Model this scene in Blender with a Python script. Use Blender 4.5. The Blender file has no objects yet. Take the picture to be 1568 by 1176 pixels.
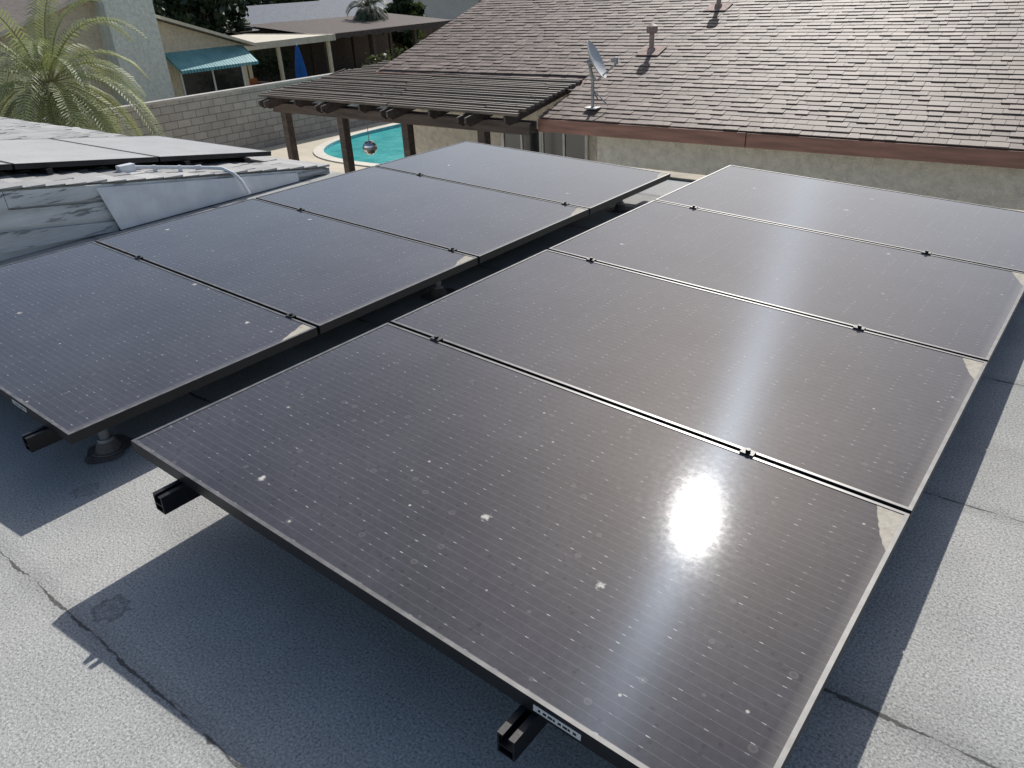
import bpy, math, random
import numpy as np
from mathutils import Vector, Matrix
random.seed(7)
sc=bpy.context.scene
sc.view_settings.view_transform='Standard'; sc.view_settings.look='None'; sc.view_settings.exposure=0
rad=math.radians
def V(*a): return Vector(a)
# ---------------------------------------------------------------- camera
CP=(2.1123,-0.804,1.4887); yaw,pit,rol=-0.6844,0.4872,-0.0536
F=V(math.sin(yaw)*math.cos(pit),math.cos(yaw)*math.cos(pit),-math.sin(pit))
R=V(math.cos(yaw),-math.sin(yaw),0);U=R.cross(F)
R2=R*math.cos(rol)+U*math.sin(rol);U2=-R*math.sin(rol)+U*math.cos(rol)
cd=bpy.data.cameras.new("camera");co=bpy.data.objects.new("camera",cd);sc.collection.objects.link(co)
M=Matrix((( R2.x,U2.x,-F.x,CP[0]),(R2.y,U2.y,-F.y,CP[1]),(R2.z,U2.z,-F.z,CP[2]),(0,0,0,1)))
co.matrix_world=M; cd.sensor_width=36; cd.lens=36*1183.17/1568; cd.clip_end=2000; cd.clip_start=.05
sc.camera=co
# ---------------------------------------------------------------- light
AZ,EL=rad(-18.4),rad(38.5)
w=bpy.data.worlds.new("World");sc.world=w;w.use_nodes=True
nt=w.node_tree;bg=nt.nodes['Background'];sk=nt.nodes.new('ShaderNodeTexSky');sk.sky_type='NISHITA';sk.sun_disc=False
sk.sun_elevation=EL;sk.sun_rotation=AZ;sk.dust_density=1.8;sk.air_density=1.0
nt.links.new(sk.outputs[0],bg.inputs[0]);bg.inputs[1].default_value=.11
sd=bpy.data.lights.new("sun",'SUN');sd.energy=4.7;sd.angle=rad(.53);sd.color=(1,.965,.91)
so=bpy.data.objects.new("sun",sd);sc.collection.objects.link(so)
sdir=V(math.sin(AZ)*math.cos(EL),math.cos(AZ)*math.cos(EL),math.sin(EL))
so.rotation_euler=sdir.to_track_quat('Z','Y').to_euler();so.location=sdir*50
# ---------------------------------------------------------------- node helpers
class NT:
    def __init__(s,name,rough=.8,metal=0,spec=None):
        s.m=bpy.data.materials.new(name);s.m.use_nodes=True;s.t=s.m.node_tree;s.b=s.t.nodes['Principled BSDF']
        s.b.inputs['Roughness'].default_value=rough;s.b.inputs['Metallic'].default_value=metal
        if spec is not None:s.b.inputs['Specular IOR Level'].default_value=spec
        s.tc=s.t.nodes.new('ShaderNodeTexCoord')
    def n(s,typ,**k):
        x=s.t.nodes.new(typ)
        for a,b in k.items():setattr(x,a,b)
        return x
    def l(s,a,b):s.t.links.new(a,b)
    def put(s,inp,v):
        if isinstance(v,bpy.types.NodeSocket):s.l(v,inp)
        else:
            inp.default_value=v
    def math(s,op,a,b=0,c=None,clamp=False):
        x=s.n('ShaderNodeMath',operation=op,use_clamp=clamp);s.put(x.inputs[0],a);s.put(x.inputs[1],b)
        if c is not None:s.put(x.inputs[2],c)
        return x.outputs[0]
    def map(s,src=None,scale=(1,1,1),loc=(0,0,0),rot=(0,0,0)):
        x=s.n('ShaderNodeMapping');s.l(src or s.tc.outputs['Object'],x.inputs[0]);x.inputs[1].default_value=loc;x.inputs[2].default_value=rot;x.inputs[3].default_value=scale
        return x.outputs[0]
    def noise(s,scale,src=None,detail=4,rough=.6):
        x=s.n('ShaderNodeTexNoise');s.l(src or s.tc.outputs['Object'],x.inputs['Vector']);x.inputs['Scale'].default_value=scale;x.inputs['Detail'].default_value=detail;x.inputs['Roughness'].default_value=rough
        return x.outputs['Fac']
    def vor(s,scale,src=None,feat='F1'):
        x=s.n('ShaderNodeTexVoronoi',feature=feat);s.l(src or s.tc.outputs['Object'],x.inputs['Vector']);x.inputs['Scale'].default_value=scale
        return x
    def ramp(s,f,stops):
        x=s.n('ShaderNodeValToRGB');s.l(f,x.inputs[0]);e=x.color_ramp.elements
        while len(e)<len(stops):e.new(.5)
        for i,(p,c) in enumerate(stops):
            e[i].position=p;e[i].color=(c[0],c[1],c[2],1) if isinstance(c,(tuple,list)) else (c,c,c,1)
        return x.outputs[0]
    def mix(s,f,a,b,blend='MIX'):
        x=s.n('ShaderNodeMix',data_type='RGBA',blend_type=blend);s.put(x.inputs[0],f)
        for i,v in((6,a),(7,b)):
            if isinstance(v,tuple):v=(v[0],v[1],v[2],1)
            s.put(x.inputs[i],v)
        return x.outputs[2]
    def sep(s,src):
        x=s.n('ShaderNodeSeparateXYZ');s.l(src,x.inputs[0]);return x.outputs
    def col(s,v):
        if isinstance(v,tuple):v=(v[0],v[1],v[2],1)
        s.put(s.b.inputs['Base Color'],v);return s
    def bump(s,h,strength=.3,dist=.01):
        x=s.n('ShaderNodeBump');x.inputs['Strength'].default_value=strength;x.inputs['Distance'].default_value=dist;s.l(h,x.inputs['Height']);s.l(x.outputs[0],s.b.inputs['Normal']);return s
def mul(c,k):return tuple(min(1,x*k) for x in c)
def M_var(name,c,var=.25,scale=3,rough=.8,bs=40,bump=.2,bd=.005,metal=0,stretch=(1,1,1),spec=None):
    s=NT(name,rough,metal,spec);mp=s.map(scale=stretch)
    f=s.noise(scale,mp,3);s.col(s.ramp(f,[(.3,mul(c,1-var)),(.7,mul(c,1+var))]))
    if bump:s.bump(s.noise(bs,mp,2),bump,bd)
    return s.m
# ---------------------------------------------------------------- mesh builder
class MB:
    def __init__(s):s.v=[];s.f=[];s.mi=[];s.c=[]
    def add(s,vs,fs,m=0,c=1.0):
        o=len(s.v);s.v+= [tuple(v) for v in vs]
        for f in fs:s.f.append(tuple(i+o for i in f));s.mi.append(m);s.c.append(c)
    def box(s,lo,hi,m=0,c=1.0,T=None):
        x0,y0,z0=lo;x1,y1,z1=hi
        vs=[(x0,y0,z0),(x1,y0,z0),(x1,y1,z0),(x0,y1,z0),(x0,y0,z1),(x1,y0,z1),(x1,y1,z1),(x0,y1,z1)]
        if T is not None:vs=[T@Vector(v) for v in vs]
        s.add(vs,[(0,3,2,1),(4,5,6,7),(0,1,5,4),(1,2,6,5),(2,3,7,6),(3,0,4,7)],m,c)
    def cyl(s,a,b,r,r2=None,n=12,m=0,cap=True,c=1.0):
        a=Vector(a);b=Vector(b);r2=r if r2 is None else r2
        d=(b-a).normalized();u=d.orthogonal().normalized();w=d.cross(u)
        vs=[]
        for p,q in((a,r),(b,r2)):
            for i in range(n):
                t=2*math.pi*i/n;vs.append(p+(u*math.cos(t)+w*math.sin(t))*q)
        fs=[(i,(i+1)%n,n+(i+1)%n,n+i) for i in range(n)]
        if cap:fs+=[tuple(range(n))[::-1],tuple(range(n,2*n))]
        s.add(vs,fs,m,c)
    def tube(s,pts,r,n=8,m=0):
        for a,b in zip(pts[:-1],pts[1:]):s.cyl(a,b,r,n=n,m=m)
    def prism(s,poly,a,b,m=0):
        k=len(poly);vs=[Vector(p)+Vector(a) for p in poly]+[Vector(p)+Vector(b) for p in poly]
        s.add(vs,[tuple(range(k))[::-1],tuple(range(k,2*k))]+[(i,(i+1)%k,k+(i+1)%k,k+i) for i in range(k)],m)
    def quad(s,a,b,c_,d,m=0,c=1.0):s.add([a,b,c_,d],[(0,1,2,3)],m,c)
    def obj(s,name,mats,parent=None,mat=None,smooth=False,bevel=0):
        me=bpy.data.meshes.new(name);me.from_pydata(s.v,[],s.f);
        for m in mats:me.materials.append(m)
        me.polygons.foreach_set('material_index',s.mi)
        at=me.attributes.new('shade','FLOAT','FACE');at.data.foreach_set('value',s.c)
        if smooth:me.polygons.foreach_set('use_smooth',[True]*len(s.f))
        me.update();o=bpy.data.objects.new(name,me);sc.collection.objects.link(o)
        if parent:o.parent=parent
        if mat is not None:o.matrix_world=mat
        if bevel:
            b=o.modifiers.new('b','BEVEL');b.width=bevel;b.segments=2;b.limit_method='ANGLE'
        return o
def empty(name,loc=(0,0,0),rz=0):
    o=bpy.data.objects.new(name,None);sc.collection.objects.link(o);o.location=loc;o.rotation_euler=(0,0,rz);return o
# ---------------------------------------------------------------- materials
def shade_attr(s):
    a=s.n('ShaderNodeAttribute');a.attribute_name='shade';return a.outputs['Fac']
def mat_shingle(name,c1,c2,c3,rough=.75,spec=.35):
    s=NT(name,rough,spec=spec)
    base=s.ramp(shade_attr(s),[(0,c1),(.5,c2),(1,c3)])
    big=s.noise(.6,detail=3);base=s.mix(s.ramp(big,[(.35,.0),(.7,.45)]),base,mul(c1,1.15))
    g=s.noise(110,detail=2);base=s.mix(.75,base,s.ramp(g,[(.3,.5),(.5,.95),(.7,1.0)]),'MULTIPLY')
    s.col(base);s.bump(g,.5,.004);return s.m
m_shin=mat_shingle('brown_shingle',(.12,.085,.068),(.185,.136,.112),(.275,.21,.172),.64,.32)
m_shin2=mat_shingle('grey_shingle',(.32,.315,.305),(.44,.435,.42),(.58,.57,.55),.6)
m_fascia=M_var('painted_fascia',(.34,.17,.12),.3,6,.6,60,.3,stretch=(.3,1,3))
m_wood=M_var('weathered_dark_wood',(.085,.062,.05),.45,5,.7,60,.5,.006,stretch=(.3,3,3))
m_slat=M_var('sunbleached_slat',(.14,.112,.09),.5,5,.6,60,.5,.006,stretch=(.3,4,4))
def mat_stucco(name,c):
    s=NT(name,.9,spec=.2);a=s.noise(9,detail=4);b=s.noise(1.3,detail=3)
    base=s.ramp(a,[(.3,mul(c,.80)),(.6,mul(c,1.05))]);base=s.mix(s.ramp(b,[(.45,0.),(.75,.3)]),base,mul(c,.75));s.col(base)
    s.bump(s.noise(11,detail=4,rough=.65),1.,.06);return s.m
m_stucco=mat_stucco('stucco',(.80,.74,.63))
m_stucco_w=mat_stucco('pale_green_stucco',(.80,.82,.73))
m_beige=mat_stucco('beige_stucco',(.74,.64,.48))
m_white=M_var('white_paint',(.72,.72,.70),.08,5,.5,50,.1)
m_offwhite=M_var('offwhite_trim',(.6,.54,.42),.12,4,.6,50,.1)
s=NT('window_glass',.08,0,.8);s.col((.015,.02,.022));m_glass=s.m
m_black=M_var('black_anodised',(.012,.012,.014),.2,8,.45,80,.05,spec=.4)
m_galv=M_var('galvanised_steel',(.33,.33,.33),.25,10,.5,60,.1,metal=.5)
m_rusty=M_var('dark_mastic',(.15,.13,.115),.4,12,.85,60,.6,.01)
m_ltgrey=M_var('grey_painted_metal',(.50,.52,.53),.15,8,.45,60,.1)
m_pvc=M_var('white_conduit_paint',(.66,.68,.70),.1,8,.4,60,.05)
# rolled roofing
s=NT('mineral_cap_sheet',.95,spec=.12)
ob=s.tc.outputs['Object'];X,Y,Z=s.sep(ob)
n3=s.noise(3,detail=4)
wob=s.math('MULTIPLY',s.math('SUBTRACT',n3,.5),.04)
wob2=s.math('MULTIPLY',s.math('SUBTRACT',s.noise(45,detail=2),.5),.014)
yy=s.math('ADD',s.math('ADD',Y,wob),wob2)
fr=s.math('FRACT',s.math('DIVIDE',s.math('ADD',yy,-.58+92.5+.4625),.925))
d=s.math('MULTIPLY',s.math('ABSOLUTE',s.math('SUBTRACT',fr,.5)),.925)
tarw=s.math('MULTIPLY',s.ramp(s.noise(6,detail=3),[(.38,.10),(.62,1.)]),.0085)
tar=s.math('MULTIPLY',s.math('SUBTRACT',tarw,d),300,clamp=True)
soft=s.ramp(d,[(0,.82),(.04,.93),(.05,.99),(.14,1.0)])
g=s.noise(150,detail=3,rough=.8);big=s.noise(1.1,detail=5)
c=s.ramp(big,[(.3,(.37,.37,.36)),(.5,(.43,.43,.415)),(.72,(.48,.475,.455))])
c=s.mix(1.0,c,s.ramp(n3,[(.3,.9),(.65,1.05)]),'MULTIPLY')
c=s.mix(1.0,c,s.ramp(g,[(.34,.38),(.45,.82),(.55,1.0),(.66,1.4)]),'MULTIPLY')
c=s.mix(1.0,c,soft,'MULTIPLY')
stn=s.noise(.9,s.map(loc=(3.3,1.2,0)),detail=5);c=s.mix(s.ramp(stn,[(.57,0.),(.72,.35)]),c,(.19,.175,.16))
def smudge(px,py,r,k):
    global c
    q=s.n('ShaderNodeVectorMath',operation='DISTANCE');s.l(ob,q.inputs[0]);q.inputs[1].default_value=(px,py,0)
    dd=s.math('ADD',q.outputs['Value'],s.math('MULTIPLY',wob2,100*r));rr=s.ramp(s.math('DIVIDE',dd,r*2),[(.1,.6),(.3,.25),(.42,1.),(.52,0.)])
    c=s.mix(s.math('MULTIPLY',rr,k),c,(.09,.085,.08))
smudge(.21,-.27,.05,.55);smudge(-.42,-.03,.045,.4);smudge(2.6,1.15,.08,.2)
c=s.mix(s.math('MULTIPLY',tar,.8),c,(.06,.057,.054));s.col(c)
s.bump(s.math('ADD',s.math('MULTIPLY',g,.8),s.math('MULTIPLY',tar,.5)),.5,.006)
m_cap=s.m
# panel glass
def mat_panel(name,dust_glare_k=.17,dust_glare_c=(.44,.425,.47),painted_glare=False):  # tint serves both the dust film and glare painted as pale colour
    s=NT(name,.5,spec=.0)
    ob=s.tc.outputs['Object'];X,Y,Z=s.sep(ob)
    oi=s.n('ShaderNodeObjectInfo');off=s.n('ShaderNodeVectorMath',operation='MULTIPLY_ADD')
    cmb=s.n('ShaderNodeCombineXYZ')
    for i in range(3):s.l(oi.outputs['Random'],cmb.inputs[i])
    s.l(cmb.outputs[0],off.inputs[0]);off.inputs[1].default_value=(37.,23.,11.);s.l(ob,off.inputs[2]);po=off.outputs[0]
    def band(c,per,half,off=0.):
        f=s.math('FRACT',s.math('DIVIDE',s.math('ADD',c,off+per*100),per))
        dd=s.math('MULTIPLY',s.math('ABSOLUTE',s.math('SUBTRACT',f,.5)),per)
        return s.math('MULTIPLY',s.math('SUBTRACT',half,dd),1800,clamp=True)
    wires=band(Y,.0262,.0009)
    dots=s.math('MULTIPLY',band(X,.0792,.0048,.02),band(Y,.0262,.0014))
    fine=s.noise(55,po,detail=3,rough=.7)
    rnd=s.noise(31,po,detail=2)
    dots=s.math('MULTIPLY',dots,s.ramp(rnd,[(.46,.0),(.66,1.)]))
    dust=s.noise(2.2,po,detail=4,rough=.65)
    dk=s.math('MULTIPLY',s.ramp(dust,[(.3,.55),(.7,1.)]),s.ramp(fine,[(.3,.7),(.7,1.1)]))
    if painted_glare: dk=s.math('ADD',.5,s.math('MULTIPLY',dk,.5))
    c=s.mix(s.math('MULTIPLY',dk,dust_glare_k),(.011,.011,.015),dust_glare_c)
    c=s.mix(s.math('MULTIPLY',wires,.15),c,(.42,.41,.43))
    c=s.mix(s.math('MULTIPLY',dots,.6),c,(.64,.63,.62))
    v1=s.vor(17,po);vc=s.sep(v1.outputs['Color'])
    m1=s.math('LESS_THAN',vc[0],.35)
    ring=s.math('MULTIPLY',s.ramp(v1.outputs['Distance'],[(.0,.2),(.09,.5),(.14,1.),(.17,.0)]),m1)
    c=s.mix(s.math('MULTIPLY',ring,.15),c,(.40,.36,.33))
    m2=s.math('LESS_THAN',vc[1],.14)
    sp=s.math('MULTIPLY',s.ramp(v1.outputs['Distance'],[(.04,1.),(.085,.0)]),m2)
    c=s.mix(s.math('MULTIPLY',sp,.7),c,(.64,.6,.54))
    v4=s.vor(30,po);m4=s.math('LESS_THAN',s.sep(v4.outputs['Color'])[2],.25)
    dk4=s.math('MULTIPLY',s.ramp(v4.outputs['Distance'],[(.10,1.),(.19,.0)]),m4)
    c=s.mix(s.math('MULTIPLY',dk4,.5),c,(.015,.014,.016))
    dw=s.n('ShaderNodeVectorMath',operation='ADD');s.l(po,dw.inputs[0])
    nn=s.n('ShaderNodeTexNoise');s.l(po,nn.inputs['Vector']);nn.inputs['Scale'].default_value=70
    sc_=s.n('ShaderNodeVectorMath',operation='SCALE');s.l(nn.outputs['Color'],sc_.inputs[0]);sc_.inputs['Scale'].default_value=.035;s.l(sc_.outputs[0],dw.inputs[1])
    v3=s.n('ShaderNodeTexVoronoi',voronoi_dimensions='2D');s.l(dw.outputs[0],v3.inputs['Vector']);v3.inputs['Scale'].default_value=1.4
    drop=s.math('MULTIPLY',s.ramp(v3.outputs['Distance'],[(.007,1.),(.018,.0)]),s.math('LESS_THAN',s.sep(v3.outputs['Color'])[2],.6))
    c=s.mix(s.math('MULTIPLY',drop,.85),c,(.60,.58,.53))
    a=s.math('DIVIDE',s.math('SUBTRACT',1.905,X),.09);b=s.math('DIVIDE',s.math('SUBTRACT',1.05,Y),.22)
    t=s.math('ADD',s.math('ADD',s.math('POWER',a,1.4),b),s.math('MULTIPLY',s.math('SUBTRACT',s.noise(14,po,detail=2),.5),.3))
    cake=s.math('MULTIPLY',s.math('SUBTRACT',.95,t),30,clamp=True)
    cakec=s.ramp(fine,[(.3,(.34,.31,.245)),(.6,(.48,.445,.37))])
    c=s.mix(s.math('MULTIPLY',cake,.93),c,cakec)
    edge=s.math('MULTIPLY',s.math('SUBTRACT',X,1.86),30,clamp=True)
    c=s.mix(s.math('MULTIPLY',edge,.18),c,(.5,.46,.4))
    s.col(c)
    s.b.inputs['Coat IOR'].default_value=1.5
    s.b.inputs['Sheen Weight'].default_value=.5 if painted_glare else .2;s.b.inputs['Sheen Roughness'].default_value=.3;s.b.inputs['Sheen Tint'].default_value=(.95,.97,1,1)
    cr=s.math('ADD',s.math('MULTIPLY',fine,.04),.03)
    s.l(s.math('ADD',cr,s.math('MULTIPLY',cake,.5),clamp=True),s.b.inputs['Coat Roughness'])
    s.l(s.math('MULTIPLY',.15 if painted_glare else 1.,s.math('SUBTRACT',1.0,s.math('MULTIPLY',s.math('ADD',s.math('ADD',cake,sp),drop),.85,clamp=True),clamp=True)),s.b.inputs['Coat Weight'])
    if painted_glare:return s.m
    gl=s.n('ShaderNodeBsdfAnisotropic');gl.distribution='GGX';gl.inputs['Roughness'].default_value=.27;gl.inputs['Anisotropy'].default_value=.58
    gl.inputs['Color'].default_value=(.60,.76,1.,1)
    cv=s.n('ShaderNodeCombineXYZ');cv.inputs[0].default_value=1;cv.inputs[1].default_value=0;cv.inputs[2].default_value=-.05
    s.l(cv.outputs[0],gl.inputs['Tangent']);gl.inputs['Rotation'].default_value=0.
    mx=s.n('ShaderNodeMixShader');mx.inputs[0].default_value=.0035
    s.l(s.b.outputs[0],mx.inputs[1]);s.l(gl.outputs[0],mx.inputs[2])
    s.l(mx.outputs[0],s.t.nodes['Material Output'].inputs[0])
    return s.m
m_pan=mat_panel('solar_glass',.12);m_pan2=mat_panel('painted_glare_solar_glass',.95,(.58,.57,.55),True)  # garage panels: bright sky reflection painted into a pale base colour
m_frame=M_var('black_frame',(.014,.014,.016),.25,6,.45,120,.05,spec=.4)
s=NT('dusty_frame_lip',.38,spec=.6);s.col(s.ramp(s.noise(20,detail=3),[(.3,(.06,.06,.065)),(.7,(.17,.165,.16))]));m_lip=s.m
m_label=M_var('label_white',(.7,.7,.68),.05,5,.5,50,0)
# ---------------------------------------------------------------- own flat roof
YE=4.93
b=MB()
outline=[(-3.55,-7),(9,-7),(9,YE),(-2.85,YE),(-2.85,3.72),(-3.55,3.72)]
b.prism([(x,y,0) for x,y in outline],(0,0,-2.95),(0,0,0))
fl=b.obj('flat_roof',[m_cap])
b=MB();b.box((-2.85,YE-.16,.004),(9,YE+.012,.02),0);b.box((-2.87,YE+.003,-.2),(9,YE+.022,.018),0);b.box((-2.875,3.72,.004),(-2.75,YE-.162,.02),0)
b.obj('roof_edge_flashing',[M_var('tan_flashing',(.32,.275,.20),.3,5,.8,50,.3)],bevel=.004)
def blob(b,cx_,cy_,r,z,n=26,m=0,sq=1.):
    ph=[random.random()*6 for _ in range(3)]
    vs=[(cx_,cy_,z)]
    for i in range(n):
        t=2*math.pi*i/n;q=r*(1+.15*math.sin(2*t+ph[0])+.07*math.sin(5*t+ph[1])+.05*random.random());vs.append((cx_+q*math.cos(t)*sq,cy_+q*math.sin(t),z))
    b.add(vs,[(0,1+i,1+(i+1)%n) for i in range(n)],m)
# ---------------------------------------------------------------- panels
Wd,Lp=1.900,1.06
def axes(a,bb):
    eu=V(math.cos(a),0,math.sin(a));ev=V(0,math.cos(bb),math.sin(bb));ev=(ev-eu*ev.dot(eu)).normalized();return eu,ev,eu.cross(ev)
def panel_mesh(name,mg,T,label=False,w=Wd,l=Lp-.016,wt=Wd):
    b=MB();th=.038;lw=.011
    b.box((lw,lw,-.006),(w-lw,l-lw,-.0018),0)
    b.box((0,0,-th),(w,lw,-.001),1);b.box((0,l-lw,-th),(w,l,-.001),1)
    b.box((0,lw,-th),(lw,l-lw,-.001),1);b.box((w-lw,lw,-th),(w,l-lw,-.001),1)
    e=.0005
    b.box((e,e,-.001),(w-e,lw,.0),2);b.box((e,l-lw,-.001),(w-e,l-e,0),2);b.box((e,lw,-.001),(lw,l-lw,0),2);b.box((w-lw,lw,-.001),(w-e,l-lw,0),2)
    b.box((lw,lw,-.012),(w-lw,l-lw,-.0065),3)
    b.box((w*.44,l*.1,-.035),(w*.5,l*.16,-.0125),1)
    if label:
        b.box((1.47,-.0012,-.029),(1.58,-.0002,-.012),4)
        for i in range(8):
            x=1.482+i*.0115;b.box((x,-.0018,-.0235),(x+.005+.0025*(i%3),-.0013,-.0175),1)
    return b.obj(name,[mg,m_frame,m_lip,m_black,m_label],mat=T)
def TM(O,eu,ev,n):return Matrix(((eu.x,ev.x,n.x,O.x),(eu.y,ev.y,n.y,O.y),(eu.z,ev.z,n.z,O.z),(0,0,0,1)))
aR,bR=-.0536,-.0099;aL,bL=-.042,-.0051
arr=[(V(0,0,.3314),aR,bR,0.,(.25,1.46),(.85,2.3,3.75)),(V(-.4271,-.0204,.2149),aL,bL,-Wd,(.47,1.72),(.17,1.98,3.85))]
for k,(O,a,bb,u0,rails,pys) in enumerate(arr):
    eu,ev,n=axes(a,bb);O0=O+eu*u0
    for i in range(4):
        panel_mesh('solar_panel',m_pan,TM(O0+ev*(Lp*i),eu,ev,n),label=(i==0))
    T=TM(O0,eu,ev,n)
    for rx in rails:
        b=MB();w2=.021;z0,z1=-.095,-.039;y0,y1=-.075,4*Lp+.03;t=.004
        b.box((rx-w2,y0,z0),(rx+w2,y1,z0+t));b.box((rx-w2,y0,z0+t),(rx-w2+t,y1,z1));b.box((rx+w2-t,y0,z0+t),(rx+w2,y1,z1))
        b.box((rx-w2+t,y0,-.072),(rx+w2-t,y1,-.069));b.box((rx-w2+t,y0,z1-t),(rx-.007,y1,z1));b.box((rx+.007,y0,z1-t),(rx+w2-t,y1,z1))
        for j in (1,2,3):
            yc=j*Lp-.008
            b.box((rx-.02,yc-.014,.0005),(rx+.02,yc+.014,.005));b.cyl((rx,yc,.005),(rx,yc,.013),.008,n=6);b.box((rx-.02,yc-.0065,-.039),(rx+.02,yc+.0065,.0004))
        b.obj('mounting_rail',[m_black],mat=T)
        for py in pys:
            top=T@V(rx,py,-.095);gx,gy=top.x,top.y
            b=MB();b.cyl((gx,gy,.02),(gx,gy,top.z-.03),.019,n=20,m=0)
            b.box((gx-.028,gy-.028,top.z-.03),(gx+.028,gy+.028,top.z-.012),1);b.box((gx-.006,gy-.02,top.z-.012),(gx+.006,gy+.02,top.z+.0),1)
            b.cyl((gx,gy,.006),(gx,gy,.010),.06,n=28,m=2);b.cyl((gx,gy,.010),(gx,gy,.045),.045,.03,n=24,m=2);b.cyl((gx,gy,.045),(gx,gy,.055),.03,.026,n=24,m=0)
            blob(b,gx,gy,.085,.004,m=2)
            b.obj('roof_mount_post',[m_galv,m_black,m_rusty])
# ---------------------------------------------------------------- shingle generator
def shingles(b,p0,ax,up,nrm,W,H,expo=.145,wmin=.14,wmax=.36,th=.012,keep=None,rs=1):
    rg=random.Random(rs);rows=int(H/expo)+1
    for r in range(rows):
        y0=r*expo;x=-rg.random()*wmax
        while x<W:
            ww=rg.uniform(wmin,wmax);xa=max(0,x);xb=min(W,x+ww-.004);x+=ww
            if xb-xa<.02:continue
            if keep and not keep((xa+xb)/2,y0):continue
            t=th*(1+.7*(rg.random()>.5)+.4*rg.random());dy=-.01*rg.random()-(.012 if t>th*1.4 else 0)
            if r==0:dy=-.01
            q=[p0+ax*xa+up*(y0+dy)+nrm*t,p0+ax*xb+up*(y0+dy)+nrm*t,p0+ax*xb+up*(y0+expo+.03)+nrm*.002,p0+ax*xa+up*(y0+expo+.03)+nrm*.002]
            lo=[p0+ax*xa+up*(y0+dy),p0+ax*xb+up*(y0+dy)]
            b.add(q+lo,[(0,1,2,3),(4,5,1,0),(4,0,3),(5,2,1)],0,min(1,max(0,rg.gauss(.45,.25))))
# ---------------------------------------------------------------- neighbour house
NH=empty('neighbor_house',(-4.67,8.5,0),rad(2.4))
sl=.3;cs=1/math.sqrt(1+sl*sl);up=V(0,cs,sl*cs);nr=V(0,-sl*cs,cs);z0=-.34
ridge=9.0;LX,RX=-4.43,13.
b=MB()
cut=1.28/cs
shingles(b,V(LX,0,z0),V(1,0,0),up,nr,RX-LX,ridge/cs,expo=.127,wmin=.10,wmax=.24,th=.009,keep=lambda x,y:not(x<-LX and y<cut-.05),rs=3)
b.obj('roof_shingles',[m_shin],NH)
b=MB()
def rz(y):return z0+sl*y
th=-.012
b.add([(0,0,rz(0)+th),(RX,0,rz(0)+th),(RX,ridge,rz(ridge)+th),(LX,ridge,rz(ridge)+th),(LX,1.28,rz(1.28)+th),(0,1.28,rz(1.28)+th)],[(0,1,2,5),(5,2,3,4)],0)
b.add([(LX,ridge,rz(ridge)+th),(RX,ridge,rz(ridge)+th),(RX,2*ridge,z0),(LX,2*ridge,z0)],[(0,1,2,3)],0)
b.obj('roof_deck',[m_shin],NH)
b=MB()
b.box((-.04,-.045,z0-.185),(3.0,-.003,z0-.012),0);b.box((3.012,-.043,z0-.185),(RX,-.001,z0-.014),0)
for (xa,ya,yb) in((-.035,0,1.28),(LX-.04,1.28,ridge)):
    b.add([(xa,ya,rz(ya)-.012),(xa,yb,rz(yb)-.012),(xa,yb,rz(yb)-.18),(xa,ya,rz(ya)-.18),(xa+.035,ya,rz(ya)-.014),(xa+.035,yb,rz(yb)-.014),(xa+.035,yb,rz(yb)-.18),(xa+.035,ya,rz(ya)-.18)],[(0,1,2,3),(4,7,6,5),(0,4,5,1),(3,2,6,7)],0)
b.box((LX,1.24,rz(1.28)-.17),(-.05,1.279,rz(1.28)-.015),0)
b.add([(.0,.0,z0-.185),(RX,0,z0-.185),(RX,.45,z0-.12),(0,.45,z0-.12)],[(0,1,2,3)],1)
b.obj('fascia_and_soffit',[m_fascia,m_offwhite],NH)
b=MB()
b.box((.78,.22,-2.95),(RX-.4,ridge*2-.4,z0-.15),0)
b.box((LX+.3,1.75,-2.95),(.775,ridge*2-.4,-.16),0)
b.add([(LX+.3,1.75,-.16),(LX+.3,ridge,rz(ridge)-.1),(LX+.3,2*ridge-.4,-.16)],[(0,1,2)],0)
b.obj('stucco_walls',[m_stucco],NH)
b=MB()
for xa,xb in((-1.95,-1.2),(-1.12,-.3)):
    za,zb=-2.5,-.85;y=1.75
    b.box((xa,y-.03,za),(xb,y-.012,zb),1)
    for q in((xa-.05,xa),(xb,xb+.05),((xa+xb)/2-.02,(xa+xb)/2+.02)):b.box((q[0],y-.05,za),(q[1],y-.003,zb),0)
    b.box((xa-.05,y-.052,zb),(xb+.05,y-.004,zb+.05),0)
b.obj('windows',[m_white,m_glass],NH)
def vent(lx,ly,h,cap=True):
    b=MB();z=rz(ly)
    b.box((-.19,-.17,0),(.19,.17,.008),0,T=Matrix.Translation((lx,ly,z+.02))@Matrix.Rotation(math.atan(sl),4,'X'))
    b.cyl((lx,ly,z),(lx,ly,z+.07),.07,.055,n=20,m=0);b.cyl((lx,ly,z+.07),(lx,ly,z+h),.038,n=20,m=1)
    if cap:
        b.cyl((lx,ly,z+h-.07),(lx,ly,z+h-.05),.06,.085,n=20,m=1);b.cyl((lx,ly,z+h-.05),(lx,ly,z+h+.03),.085,n=20,m=1);b.cyl((lx,ly,z+h+.03),(lx,ly,z+h+.06),.085,.03,n=20,m=1)
    o=b.obj('vent_pipe',[m_rv,m_rv2],NH);return o
m_rv=M_var('rusted_flashing',(.36,.25,.21),.4,14,.8,60,.3);m_rv2=M_var('vent_cap_metal',(.34,.25,.21),.3,14,.6,60,.2)
vent(.60,2.2,.34);vent(.95,3.9,.36)
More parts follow.
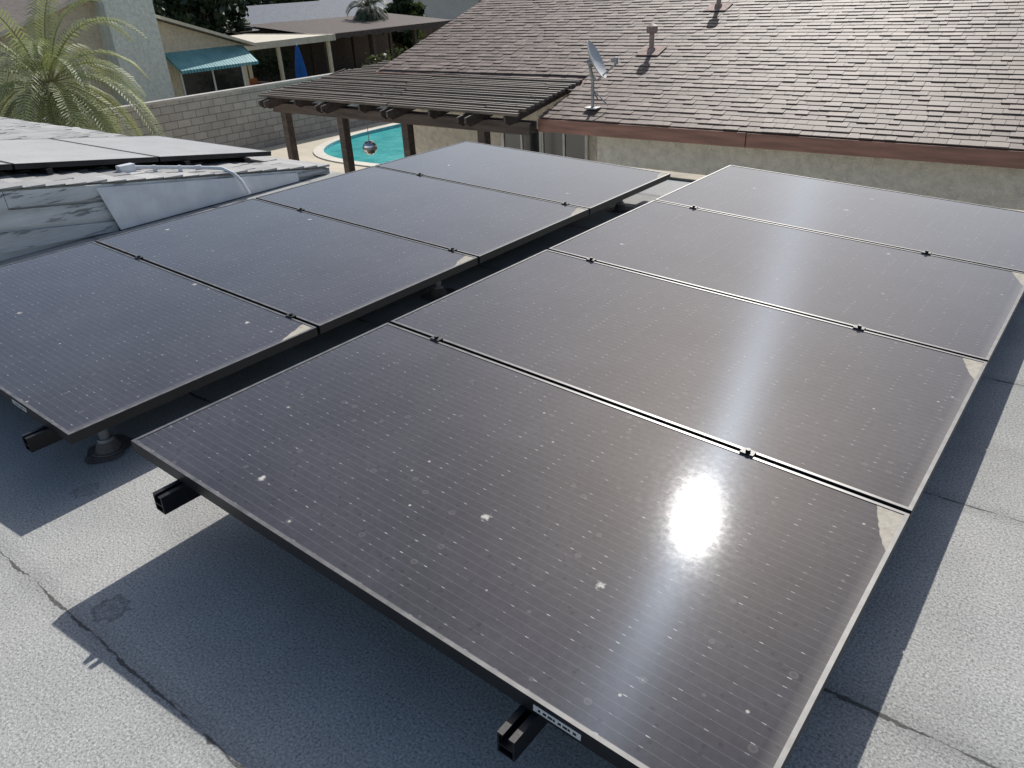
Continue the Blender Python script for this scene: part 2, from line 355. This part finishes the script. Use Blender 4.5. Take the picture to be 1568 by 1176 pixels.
# satellite dish
b=MB()
base=V(-4.02,8.82,-.22);ax=V(.84,.30,.46).normalized();c0=base+V(0,0,.60)
u=ax.orthogonal().normalized();w_=ax.cross(u)
n1,n2=28,6;vs=[c0]
for j in range(1,n2+1):
    rr=j/n2
    for i in range(n1):
        t=2*math.pi*i/n1;vs.append(c0+u*(.27*rr*math.cos(t))+w_*(.27*rr*math.sin(t))+ax*(.065*rr*rr))
fs=[(0,1+i,1+(i+1)%n1) for i in range(n1)]
for j in range(n2-1):
    for i in range(n1):
        o=1+j*n1;fs.append((o+i,o+(i+1)%n1,o+n1+(i+1)%n1,o+n1+i))
b.add(vs,fs,0)
b.tube([base,base+V(0,0,.38),c0-ax*.05],.022,n=12,m=1);b.cyl(c0-ax*.06,c0-ax*.005,.06,n=14,m=1)
f_=c0+ax*.36+V(0,0,-.2)
b.tube([c0-ax*.03+V(0,0,-.1),c0+V(0,0,-.27)+ax*.06,f_],.011,n=8,m=1);b.cyl(f_,f_+V(0,0,.09),.03,n=12,m=1);b.cyl(f_+V(0,0,.07),f_+V(0,0,.07)-ax*.07,.032,.02,n=12,m=1)
b.tube([base+V(0,0,.25),base+V(.22,.05,.04)],.01,n=8,m=1);b.tube([base+V(0,0,.25),base+V(-.05,.22,.08)],.01,n=8,m=1)
b.box(tuple(base+V(-.1,-.07,-.005)),tuple(base+V(.1,.07,.012)),1)
o=b.obj('satellite_dish',[m_ltgrey,m_galv],smooth=False)
sm=o.modifiers.new('s','SOLIDIFY');sm.thickness=.004
# ---------------------------------------------------------------- pergola
PG=empty('pergola')
zt=-.26;ps=.15
b=MB()
px_=[-10.3,-8.75,-7.2,-5.6]
for x in px_:
    b.box((x-.07,8.23,-2.95),(x+.07,8.37,zt-.14))
b.obj('posts',[m_wood],PG,bevel=.006)
b=MB()
b.box((-10.5,8.18,zt-.27),(-4.66,8.225,zt-.11));b.box((-10.5,8.375,zt-.27),(-4.7,8.42,zt-.11))
b.obj('double_beam',[m_wood],PG,bevel=.004)
b=MB()
for x in px_+[-9.6,-7.95,-6.4,-4.95]:
    main=x in px_
    y1=9.9 if x<-9.3 else 9.68
    for dx in((-.09,.055) if main else (-.02,)):
        y0=7.82 if main else 8.0
        zz=lambda y:zt+ps*(y-8)-.002
        pr=[(x+dx,y0,zz(y0)-.08),(x+dx,y0+.1,zz(y0)-.137),(x+dx,y1,zz(y1)-.137),(x+dx,y1,zz(y1)),(x+dx,y0,zz(y0))]
        b.prism(pr,(0,0,0),(.035,0,0))
b.obj('rafters',[m_wood],PG)
b=MB();y=8.0;i=0
while y<10.35:
    xr=-4.72 if y<9.72 else -9.12
    xl=-10.62+(y-8)*.42-random.random()*.12
    seg=xl
    while seg<xr-.1:
        e=min(xr,seg+random.uniform(2.3,3.4))
        wz=random.uniform(-.006,.006);bow=random.uniform(-.018,.018);tl=random.uniform(-.004,.004)
        T=Matrix.Translation((0,y+bow,zt+ps*(y-8)+wz+.010+.005*(i%2)))@Matrix.Rotation(tl,4,'Z')
        b.box((seg,0,0),(e-.01,.046,.04),0,T=Matrix.Translation((seg,0,0))@T@Matrix.Translation((-seg,0,0)));seg=e
    y+=.102+random.uniform(-.015,.015);i+=1
b.obj('slats',[m_slat],PG)
b=MB();p=V(-8.15,8.3,-1.0)
b.cyl(p+V(0,0,.12),(p.x,p.y,zt-.14),.006,n=6,m=0)
for j in range(8):
    for i in range(20):
        def P_(j,i):
            a=math.pi*j/8-math.pi/2;t=2*math.pi*i/20;return p+V(math.cos(a)*math.cos(t)*.12,math.cos(a)*math.sin(t)*.12,math.sin(a)*.12)
        b.quad(P_(j,i),P_(j,i+1),P_(j+1,i+1),P_(j+1,i),1)
b.cyl(p+V(0,0,-.02),p+V(0,0,.02),.125,n=20,m=0)
b.obj('hanging_mirror_ball',[m_galv,NT('chrome',.15,1).col((.7,.7,.72)).m],smooth=True)
# ---------------------------------------------------------------- ground, deck, pool
s=NT('dry_ground',.95);n_=s.noise(.15,detail=5);s.col(s.ramp(n_,[(.35,(.10,.12,.05)),(.5,(.2,.18,.12)),(.7,(.30,.26,.19))]));s.bump(s.noise(3,detail=4),.5,.05);m_gr=s.m
b=MB();b.quad((-600,-600,-2.95),(600,-600,-2.95),(600,600,-2.95),(-600,600,-2.95));b.obj('ground',[m_gr])
N=72;pc=V(-14.3,17.4,0)
def pool(t,k=0):
    x=3.3*math.copysign(abs(math.cos(t))**.75,math.cos(t));y=4.1*math.copysign(abs(math.sin(t))**.8,math.sin(t))
    rr=math.hypot(x,y);f=(rr+k)/rr;return pc.x+x*f,pc.y+y*f
def outer(t):
    dx,dy=math.cos(t),math.sin(t);k=1e9
    for dd,lo,hi,cc in((dx,-18.68,-8.9,pc.x),(dy,4.,29.,pc.y)):
        if dd>1e-6:k=min(k,(hi-cc)/dd)
        if dd<-1e-6:k=min(k,(lo-cc)/dd)
    return pc.x+dx*k,pc.y+dy*k
b=MB();T_=[2*math.pi*i/N for i in range(N)]
for i in range(N):
    a,c_=T_[i],T_[(i+1)%N]
    A=pool(a,.3);B=pool(c_,.3)
    ta=math.atan2(A[1]-pc.y,A[0]-pc.x);tb=math.atan2(B[1]-pc.y,B[0]-pc.x)
    C_,D=outer(ta),outer(tb);z=-2.8
    b.quad((*A,z),(*C_,z),(*D,z),(*B,z),0)
    A2=pool(a,0);B2=pool(c_,0)
    b.quad((*A2,z+.03),(*A,z+.03),(*B,z+.03),(*B2,z+.03),1);b.quad((*A,z),(*B,z),(*B,z+.03),(*A,z+.03),1);b.quad((*A2,z+.03),(*B2,z+.03),(*B2,z-.12),(*A2,z-.12),2)
b.obj('pool_deck',[M_var('concrete_deck',(.52,.46,.36),.12,1.2,.85,30,.3),M_var('pool_coping',(.60,.56,.48),.1,3,.7,30,.2),M_var('pool_tile',(.1,.35,.42),.2,8,.3,30,.1)])
b=MB();b.add([(pc.x,pc.y,-2.87)]+[(*pool(t,0),-2.87) for t in T_],[(0,1+i,1+(i+1)%N) for i in range(N)],0)
s=NT('pool_water',.06,spec=.5);s.col(s.ramp(s.noise(1.5,detail=4),[(.35,(.03,.36,.36)),(.65,(.10,.52,.50))]));s.bump(s.noise(5,detail=3),.35,.05)
b.obj('swimming_pool_water',[s.m])
# ---------------------------------------------------------------- block wall
s=NT('concrete_block',.9,spec=.2)
br=s.n('ShaderNodeTexBrick')
cb=s.n('ShaderNodeCombineXYZ');X,Y,Z=s.sep(s.tc.outputs['Object']);s.l(Y,cb.inputs[0]);s.l(Z,cb.inputs[1]);s.l(cb.outputs[0],br.inputs['Vector'])
br.inputs['Scale'].default_value=1;br.inputs['Brick Width'].default_value=.405;br.inputs['Row Height'].default_value=.203;br.inputs['Mortar Size'].default_value=.011;br.inputs['Mortar Smooth'].default_value=.3
br.inputs['Color1'].default_value=(.36,.335,.31,1);br.inputs['Color2'].default_value=(.44,.41,.38,1);br.inputs['Mortar'].default_value=(.20,.185,.17,1)
c=s.mix(1.,br.outputs['Color'],s.ramp(s.noise(1.2,detail=4),[(.3,.74),(.7,1.1)]),'MULTIPLY');s.col(c)
s.bump(s.math('SUBTRACT',1,br.outputs['Fac']),.6,.02);m_cmu=s.m
b=MB();b.box((-19.0,-2,-2.95),(-18.8,32,-1.12),0);b.box((-19.02,-2,-1.118),(-18.78,32,-1.06),1)
b.box((-18.79,31.8,-2.95),(-9,32,-1.12),0);b.box((-18.775,31.78,-1.118),(-9,32.02,-1.06),1)
b.obj('block_wall',[m_cmu,M_var('block_cap',(.46,.43,.40),.15,4,.85,40,.2)])
# ---------------------------------------------------------------- generic gable house
def gable(name,x0,x1,y0,y1,ze,zr,axis,mw,mr,ov=.45,trim=None,win=()):
    E=empty(name);b=MB();b.box((x0,y0,-2.95),(x1,y1,ze),0)
    if axis=='x':
        ym=(y0+y1)/2
        b.add([(x0,y0,ze),(x0,y1,ze),(x0,ym,zr),(x1,y0,ze),(x1,y1,ze),(x1,ym,zr)],[(0,1,2),(3,5,4)],0)
    else:
        xm=(x0+x1)/2
        b.add([(x0,y0,ze),(x1,y0,ze),(xm,y0,zr),(x0,y1,ze),(x1,y1,ze),(xm,y1,zr)],[(0,1,2),(3,5,4)],0)
    b.obj('walls',[mw],E)
    b=MB();t=.10
    if axis=='x':
        g=(zr-ze)/(ym-y0)
        for sgn,ye in((1,y0),(-1,y1)):
            ya=ye-sgn*ov;za=ze-g*ov
            p=[(x0-ov,ya,za+.02),(x1+ov,ya,za+.02),(x1+ov,ym,zr+.02),(x0-ov,ym,zr+.02)]
            q=[(v[0],v[1],v[2]+t) for v in p];b.add(p+q,[(0,3,2,1),(4,5,6,7)],0);b.add(p+q,[(0,1,5,4),(1,2,6,5),(3,0,4,7)],1)
    else:
        g=(zr-ze)/(xm-x0)
        for sgn,xe in((1,x0),(-1,x1)):
            xa=xe-sgn*ov;za=ze-g*ov
            p=[(xa,y0-ov,za+.02),(xa,y1+ov,za+.02),(xm,y1+ov,zr+.02),(xm,y0-ov,zr+.02)]
            q=[(v[0],v[1],v[2]+t) for v in p];b.add(p+q,[(0,3,2,1),(4,5,6,7)],0);b.add(p+q,[(0,1,5,4),(1,2,6,5),(3,0,4,7)],1)
    b.obj('roof',[mr,trim or m_offwhite],E)
    b=MB()
    for (face,a0,a1,za,zb) in win:
        X_=x1;b.box((X_+.004,a0,za),(X_+.02,a1,zb),1)
        for q0,q1,r0,r1 in((a0-.06,a0,za,zb),(a1,a1+.06,za,zb),((a0+a1)/2-.03,(a0+a1)/2+.03,za,zb),(a0-.06,a1+.06,zb,zb+.06),(a0-.06,a1+.06,za-.06,za)):b.box((X_+.002,q0,r0),(X_+.05,q1,r1),0)
    if win:b.obj('windows',[m_white,m_glass],E)
    return E
def mat_roofc(name,c):
    s=NT(name,.8,spec=.3);w_=s.n('ShaderNodeTexWave');w_.bands_direction='Z';w_.inputs['Scale'].default_value=9;w_.inputs['Distortion'].default_value=.6;s.l(s.tc.outputs['Object'],w_.inputs[0])
    cc=s.ramp(s.noise(6,detail=4),[(.3,mul(c,.7)),(.7,mul(c,1.25))]);s.col(s.mix(.35,cc,w_.outputs[0],'MULTIPLY'));s.bump(s.noise(20),.5,.02);return s.m
m_r1=mat_roofc('tan_roof',(.26,.22,.18));m_r2=mat_roofc('grey_roof',(.17,.19,.22));m_r3=mat_roofc('light_roof',(.36,.36,.36));m_r4=mat_roofc('brown_roof',(.11,.085,.075))
A=gable('beige_house',-36,-24,6.4,17.0,-.27,1.45,'x',m_beige,m_r1,.35,win=[('+x',14.4,16.75,-1.95,-.85)])
b=MB();b.box((-24,12.05,-2.95),(-23.35,13.62,2.3),0);b.box((-24.05,11.98,2.3),(-23.28,13.69,2.42),0);b.obj('chimney',[m_stucco_w],A)
s=NT('teal_awning_paint',.5);s.col(s.ramp(s.noise(3,detail=3),[(.3,(.09,.30,.34)),(.7,(.15,.42,.46))]));m_teal=s.m
b=MB();k=26
for i in range(k):
    ya=13.95+3.0*i/k;yb=13.95+3.0*(i+.82)/k
    b.add([(-23.99,ya,-.27),(-23.99,yb,-.27),(-23.15,yb,-.80),(-23.15,ya,-.80),(-23.15,yb,-.90),(-23.15,ya,-.90)],[(0,1,2,3),(3,2,4,5)],0)
    b.add([(-23.99,yb,-.30),(-23.99,ya+3.0/k,-.30),(-23.15,ya+3.0/k,-.83),(-23.15,yb,-.83)],[(0,1,2,3)],1)
b.add([(-23.99,13.93,-.27),(-23.15,13.93,-.8),(-23.15,13.93,-.9),(-23.99,13.93,-.37)],[(0,1,2,3)],0);b.add([(-23.99,16.97,-.27),(-23.15,16.97,-.8),(-23.15,16.97,-.9),(-23.99,16.97,-.37)],[(0,1,2,3)],0)
b.obj('window_awning',[m_teal,NT('teal_dark',.6).col((.04,.17,.2)).m],A)
b=MB();b.box((-31,17.1,-.5),(-24.9,21.9,-.34),0);b.box((-24.88,17.1,-.56),(-24.8,21.9,-.32),0);b.box((-31,21.92,-.56),(-24.8,22.0,-.32),0)
for y in(17.3,19.2,21.7):b.box((-25.1,y,-2.95),(-24.98,y+.13,-.5),0)
for y in(19.2,21.7):b.box((-30.8,y,-2.95),(-30.68,y+.13,-.5),0)
b.obj('patio_cover',[m_offwhite],bevel=.01)
b=MB()
m_cush=M_var('orange_cushion',(.45,.16,.07),.2,5,.9,30,.1)
b.box((-28.2,18.2,-2.5),(-27.4,20.2,-2.3),0);b.box((-28.3,18.2,-2.3),(-28.1,20.2,-1.9),0)
for x in(-28.15,-27.5):
    for y in(18.3,20.05):b.box((x,y,-2.95),(x+.06,y+.06,-2.5),1)
b.box((-28.2,18.1,-2.3),(-27.4,18.2,-2.05),1);b.box((-28.2,20.2,-2.3),(-27.4,20.3,-2.05),1)
b.obj('patio_sofa',[m_cush,m_wood],bevel=.02)
b=MB();p=V(-24.3,19.6,0)
s=NT('blue_canvas',.8);s.col(s.ramp(s.noise(4),[(.3,(.01,.10,.36)),(.7,(.02,.16,.52))]));m_blue=s.m
b.cyl((p.x,p.y,-2.95),(p.x,p.y,-.45),.025,n=10,m=1);b.cyl((p.x,p.y,-2.95),(p.x,p.y,-2.85),.28,n=20,m=1)
n=16;zs=[(-.50,.02),(-.7,.09),(-1.0,.15),(-1.3,.20),(-1.6,.23),(-1.9,.28)]
vs=[]
for z,r in zs:
    for i in range(n):
        t=2*math.pi*i/n;q=r*(1 if i%2 else .6);vs.append((p.x+q*math.cos(t),p.y+q*math.sin(t),z))
b.add(vs,[(j*n+i,j*n+(i+1)%n,(j+1)*n+(i+1)%n,(j+1)*n+i) for j in range(5) for i in range(n)],0)
b.obj('folded_patio_umbrella',[m_blue,m_white])
gable('grey_roof_house',-52,-40,28,42,-.75,.35,'y',mat_stucco('grey_stucco',(.40,.42,.42)),m_r2,.5,win=[('+x',30,32,-1.9,-.9),('+x',35,37,-1.9,-.9)])
gable('white_house',-58,-46,44,58,-.4,1.2,'x',mat_stucco('white_stucco',(.6,.6,.57)),m_r3,.5,win=[('+x',47,49,-1.9,-.9)])
gable('tan_house',-78,-66,26,44,.0,1.2,'y',m_beige,m_r1,.5)
b=MB()
for y in(25.3,28.3,31.3,34.2):
    b.box((-29.6,y,-2.95),(-29.44,y+.16,-.75),1);b.box((-34.5,y,-2.95),(-34.34,y+.16,-.4),1)
b.box((-29.66,25.0,-.78),(-29.5,34.6,-.6),1)
b.add([(-29.2,24.8,-.62),(-29.2,34.8,-.66),(-35.,34.8,-.2),(-35.,24.8,-.15)],[(0,1,2,3)],0);b.add([(-29.2,24.8,-.72),(-29.2,34.8,-.76),(-35.,34.8,-.3),(-35.,24.8,-.25)],[(3,2,1,0)],1)
for i in range(22):
    y=24.8+10*i/22;b.add([(-29.19,y,-.60),(-29.19,y+10/22,-.60),(-29.19,y+10/22,-.80-.06*(i%2)),(-29.19,y,-.80-.03*(i%3))],[(0,1,2,3)],0)
b.box((-35.2,24.6,-2.95),(-35.0,35,-.45),1)
b.obj('timber_patio_shelter',[m_r4,m_wood])
b=MB()
for i in range(150):
    y=14+i*.2;b.box((-37.5,y,-2.95),(-37.46,y+.185,-1.2+random.uniform(-.02,.02)),0)
b.box((-37.56,14,-1.6),(-37.5,44,-1.5),0);b.obj('wooden_fence',[M_var('fence_wood',(.16,.11,.08),.35,2,.85,30,.3,stretch=(1,4,.4))])
# ---------------------------------------------------------------- vegetation
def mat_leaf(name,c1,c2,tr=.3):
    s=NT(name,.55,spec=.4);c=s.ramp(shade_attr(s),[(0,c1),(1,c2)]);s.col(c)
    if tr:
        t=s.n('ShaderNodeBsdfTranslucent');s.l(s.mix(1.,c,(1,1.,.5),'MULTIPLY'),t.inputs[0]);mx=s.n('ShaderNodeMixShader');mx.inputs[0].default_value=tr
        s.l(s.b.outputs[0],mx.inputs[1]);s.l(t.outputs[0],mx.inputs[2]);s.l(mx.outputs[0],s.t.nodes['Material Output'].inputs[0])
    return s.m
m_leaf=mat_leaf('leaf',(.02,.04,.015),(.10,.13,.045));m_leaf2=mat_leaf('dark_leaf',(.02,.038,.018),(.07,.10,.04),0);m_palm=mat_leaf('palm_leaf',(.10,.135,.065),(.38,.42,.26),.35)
m_bark=M_var('bark',(.16,.12,.09),.4,5,.9,20,.8,.03,stretch=(2,2,.5))
rg=np.random.default_rng(5)
def leaves(b,center,rad3,n,size,m=0):
    c=np.array(center);n=int(n)
    d=rg.normal(size=(n,3));d/=np.linalg.norm(d,axis=1)[:,None];r=rg.random(n)**.4
    P=c+d*r[:,None]*np.array(rad3)
    u=rg.normal(size=(n,3));u/=np.linalg.norm(u,axis=1)[:,None];v=np.cross(u,rg.normal(size=(n,3)));v/=np.linalg.norm(v,axis=1)[:,None]
    sz=size*(.6+.8*rg.random(n))
    for i in range(n):
        a=u[i]*sz[i];q=v[i]*sz[i]*.55
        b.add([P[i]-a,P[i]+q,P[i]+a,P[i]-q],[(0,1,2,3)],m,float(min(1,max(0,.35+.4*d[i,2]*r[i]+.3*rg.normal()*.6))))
def tree(name,x,y,h,cr,ml,size=.2,nl=40,per=110,zb=-2.95):
    b=MB();tp=V(x,y,zb+h*.35);b.cyl((x,y,zb),tp,.2,.13,n=10,m=1)
    for i in range(nl):
        a=rg.random()*6.28;rr=cr*math.sqrt(rg.random())*.85;zz=zb+h*.15+rg.random()*h*.75
        k=1-abs((zz-(zb+h*.5))/(h*.5))*.5
        c=V(x+rr*k*math.cos(a),y+rr*k*math.sin(a),zz)
        b.cyl(tp-V(0,0,rg.random()*h*.12),c,.05,.015,n=5,m=1,cap=False)
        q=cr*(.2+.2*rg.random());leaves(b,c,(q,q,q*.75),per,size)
    b.obj(name,[ml,m_bark])
for (x,y,h,cr,ml) in[(-38.5,20.5,6.5,2.6,m_leaf2),(-38.8,24.4,5.6,2.3,m_leaf2),(-41,27.2,5.3,2.2,m_leaf2),(-54.5,35,6.8,3.2,m_leaf2),(-55,39,6.6,3,m_leaf2),(-54,43,5.5,2.4,m_leaf),(-37,8,7,3,m_leaf2),(-38,12.5,6.5,2.8,m_leaf2),(-37.6,38.5,4.6,1.8,m_leaf),(-50,60,9,3.5,m_leaf2),(-34,46,6,2.5,m_leaf2),(-60,28,7,3,m_leaf2)]:
    tree('background_tree',x,y,h,cr,ml)
b=MB()
for i in range(120):
    t=i/120;ang=rad(-100+125*t);r=rg.uniform(84,110);x=2+r*math.sin(ang);y=r*math.cos(ang);hh=rg.uniform(2,5.5)
    leaves(b,(x,y,-2.9+hh*.5),(rg.uniform(3,5),rg.uniform(3,5),hh*.6),170,.6)
b.obj('distant_trees',[m_leaf2])
b=MB()
for i in range(26):
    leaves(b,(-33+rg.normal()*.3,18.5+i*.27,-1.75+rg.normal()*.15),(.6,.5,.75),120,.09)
b.obj('hedge',[m_leaf])
for (x,y,z,r) in[(-19.9,20.5,-1.2,.7),(-20.2,22.2,-1.1,.8),(-20.1,24,-1.0,.9),(-20.0,9.2,-1.3,.6),(-20.3,18.5,-1.4,.6)]:
    b=MB()
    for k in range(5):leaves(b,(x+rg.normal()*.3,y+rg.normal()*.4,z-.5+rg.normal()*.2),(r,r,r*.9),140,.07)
    b.cyl((x,y,-2.95),(x,y,z-.5),.05,.03,n=8,m=1)
    b.obj('garden_shrub',[m_leaf,m_bark])
def palm(name,x,y,zc,L_,nf,zb=-2.95,tr=.16,leafl=.42,ml=m_palm,lw=.02,npair=38):
    b=MB();k=8
    for i in range(k):
        za=zb+(zc-zb)*i/k;zb2=zb+(zc-zb)*(i+1)/k
        b.cyl((x,y,za),(x,y,zb2+.02),tr*1.08,tr*.92,n=14,m=1)
    for j in range(nf):
        az=j*2.39996+rg.random()*.3;el=rad(80-125*(j/nf)**.85+rg.normal()*6);L=L_*(.8+.3*rg.random())
        hd=V(math.cos(az),math.sin(az),0);p=V(x,y,zc)+hd*tr*.5;dr=hd*math.cos(el)+V(0,0,math.sin(el));n=16;pl=[p.copy()];ds=[]
        for i in range(n):
            dr=(dr+V(0,0,-.10)*(1+i*.07)).normalized();ds.append(dr.copy());p=p+dr*(L/n);pl.append(p.copy())
        for i in range(n):b.cyl(pl[i],pl[i+1],.014*(1-i/n)+.004,.013*(1-i/n)+.003,n=4,m=2,cap=False)
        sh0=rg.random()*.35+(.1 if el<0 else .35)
        for q in range(npair):
            t=.12+.88*q/npair;i=min(n-1,int(t*n));fr_=t*n-i;P0=pl[i].lerp(pl[i+1],min(1,fr_));d_=ds[i];side=d_.cross(V(0,0,1));
            if side.length<.05:side=V(-hd.y,hd.x,0)
            side.normalize();upv=side.cross(d_)
            ll=leafl*(math.sin(math.pi*min(1,t*.9+.12))**.6)*(.85+.3*rg.random())
            for sg in(-1,1):
                v1=(side*sg*.8+d_*.55+upv*.25).normalized();m1=P0+v1*ll*.5;v2=(v1+V(0,0,-.9)).normalized();e=m1+v2*ll*.55
                ww=d_*lw*.5
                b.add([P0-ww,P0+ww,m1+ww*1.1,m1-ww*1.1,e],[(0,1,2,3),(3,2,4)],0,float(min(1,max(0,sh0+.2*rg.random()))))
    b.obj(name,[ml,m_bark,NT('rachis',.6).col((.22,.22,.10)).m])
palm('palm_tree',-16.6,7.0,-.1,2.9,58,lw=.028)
palm('palm_tree',-33,31.5,.15,1.5,34,tr=.17,ml=m_leaf2,lw=.03,npair=26)
palm('palm_tree',-19.9,4.6,-.9,1.6,26)
# ---------------------------------------------------------------- left shingled building
LB=empty('shingled_garage')
xr=-3.5;ye=3.65;ze=.06;g=.145
def lz(y):return ze+g*(ye-y)
c2=1/math.sqrt(1+g*g);upv=V(0,-c2,g*c2);nr=V(0,g*c2,c2)
b=MB();shingles(b,V(-13.5,ye,ze),V(1,0,0),upv,nr,10.02,9.5,expo=.14,th=.010,rs=9);b.obj('roof_shingles',[m_shin2],LB)
b=MB();y2=-5.8
b.add([(-13.5,ye,ze-.006),(xr,ye,ze-.006),(xr,y2,lz(y2)-.006),(-13.5,y2,lz(y2)-.006)],[(0,1,2,3)],0);b.obj('roof_deck',[m_shin2],LB)
s=NT('peeling_painted_wood',.8);mp=s.map(scale=(1,.6,5));n_=s.noise(4,mp,6,.7);wd=s.ramp(s.noise(10,s.map(scale=(1,.5,12)),4),[(.3,(.16,.16,.16)),(.6,(.36,.37,.37))])
pk=s.ramp(n_,[(.40,0.),(.43,1.)]);pc_=s.ramp(s.noise(2,mp,4),[(.35,(.42,.44,.44)),(.65,(.66,.68,.68))]);s.col(s.mix(pk,wd,pc_));s.bump(s.math('ADD',pk,s.noise(30,mp,2)),.8,.006);m_peel=s.m
b=MB()
def strip(b,x0,x1,ya,yb,ta,tb,m):
    p=[(x1,ya,lz(ya)+ta),(x1,yb,lz(yb)+ta),(x1,yb,max(.0,lz(yb)+tb)),(x1,ya,max(.0,lz(ya)+tb))]
    q=[(x0,a[1],a[2]) for a in p];b.add(p+q,[(3,2,1,0),(0,1,5,4),(2,3,7,6),(0,4,7,3),(1,2,6,5)],m)
strip(b,xr,xr+.025,-5.8,1.05,-.012,-.13,0);strip(b,xr,xr+.022,1.055,ye,-.012,-.12,0)
strip(b,xr-.03,xr+.006,-5.8,2.4,-.133,-.27,0)
strip(b,xr-.03,xr+.016,-5.8,1.7,-.274,-.9,0)
b.obj('rake_boards',[m_peel],LB)
b=MB();b.add([(xr+.034,1.62,lz(1.62)-.03),(xr+.034,3.3,lz(3.3)-.03),(xr+.034,3.3,.01),(xr+.05,1.7,.01)],[(3,2,1,0)],0);b.obj('white_flashing_panel',[m_pvc],LB)
b=MB();b.add([(xr-.02,-5.8,-2.95),(xr-.02,3.5,-2.95),(xr-.02,3.5,lz(3.5)-.02),(xr-.02,-5.8,lz(-5.8)-.02)],[(0,1,2,3)],0)
b.add([(-13.4,3.5,-2.95),(xr-.02,3.5,-2.95),(xr-.02,3.5,lz(3.5)-.02),(-13.4,3.5,lz(3.5)-.02)],[(3,2,1,0)],0);b.obj('walls',[m_white],LB)
b=MB();b.box((-13.5,ye-.02,ze-.16),(xr,ye+.015,ze-.01),0);b.obj('eave_fascia',[m_white],LB)
eu=V(1,0,0);ev=V(0,c2,-g*c2);n_=eu.cross(ev)
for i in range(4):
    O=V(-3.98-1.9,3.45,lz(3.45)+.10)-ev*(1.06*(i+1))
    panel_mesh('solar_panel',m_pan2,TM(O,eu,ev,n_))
for yy in(3.15,2.6,2.1,1.55,1.05,.5):
    b=MB();b.box((-5.93,yy-.02,lz(yy)+.02),(-3.94,yy+.02,lz(yy)+.058),0)
    for x in(-4.3,-5.5):b.box((x-.05,yy-.12,lz(yy)+.012),(x+.05,yy+.1,lz(yy)+.024),1)
    b.obj('mounting_rail',[m_black,m_galv])
b=MB();r=.014
def on(x,y,h=.03):return V(x,y,lz(y)+h)
A_=on(-3.86,2.12,.045);B_=on(-3.66,2.52,.04)
b.tube([A_,B_,on(-3.56,2.66,.035),V(-3.45,2.69,lz(2.69)-.0),V(-3.42,2.72,lz(2.7)-.06),V(-3.41,2.76,.03)],r,n=10)
T=Matrix.Translation(A_+V(-.02,-.06,0))
b.box((-.035,-.06,-.03),(.035,.06,.03),0,T=T);b.cyl(B_-V(.012,.02,0),B_+V(.012,.02,0),.02,n=12)
for q in(.3,.7):
    p=A_.lerp(B_,q);b.box((p.x-.016,p.y-.01,p.z-.04),(p.x+.016,p.y+.01,p.z+.017),0)
b.obj('electrical_conduit',[m_pvc],bevel=.003)
b=MB();p=V(-9.9,4.35,-.28)
for j in range(6):
    for i in range(20):
        def Q_(j,i):
            a=math.pi/2*j/6;t=2*math.pi*i/20;return p+V(math.cos(a)*math.cos(t)*.17,math.cos(a)*math.sin(t)*.17,math.sin(a)*.14)
        b.quad(Q_(j,i),Q_(j,i+1),Q_(j+1,i+1),Q_(j+1,i),0)
b.cyl(p-V(0,0,.03),p,.19,n=24,m=0);b.cyl(p-V(0,0,2.67),p-V(0,0,.03),.05,n=14,m=0)
b.obj('garden_lamp_post',[m_ltgrey],smooth=True)
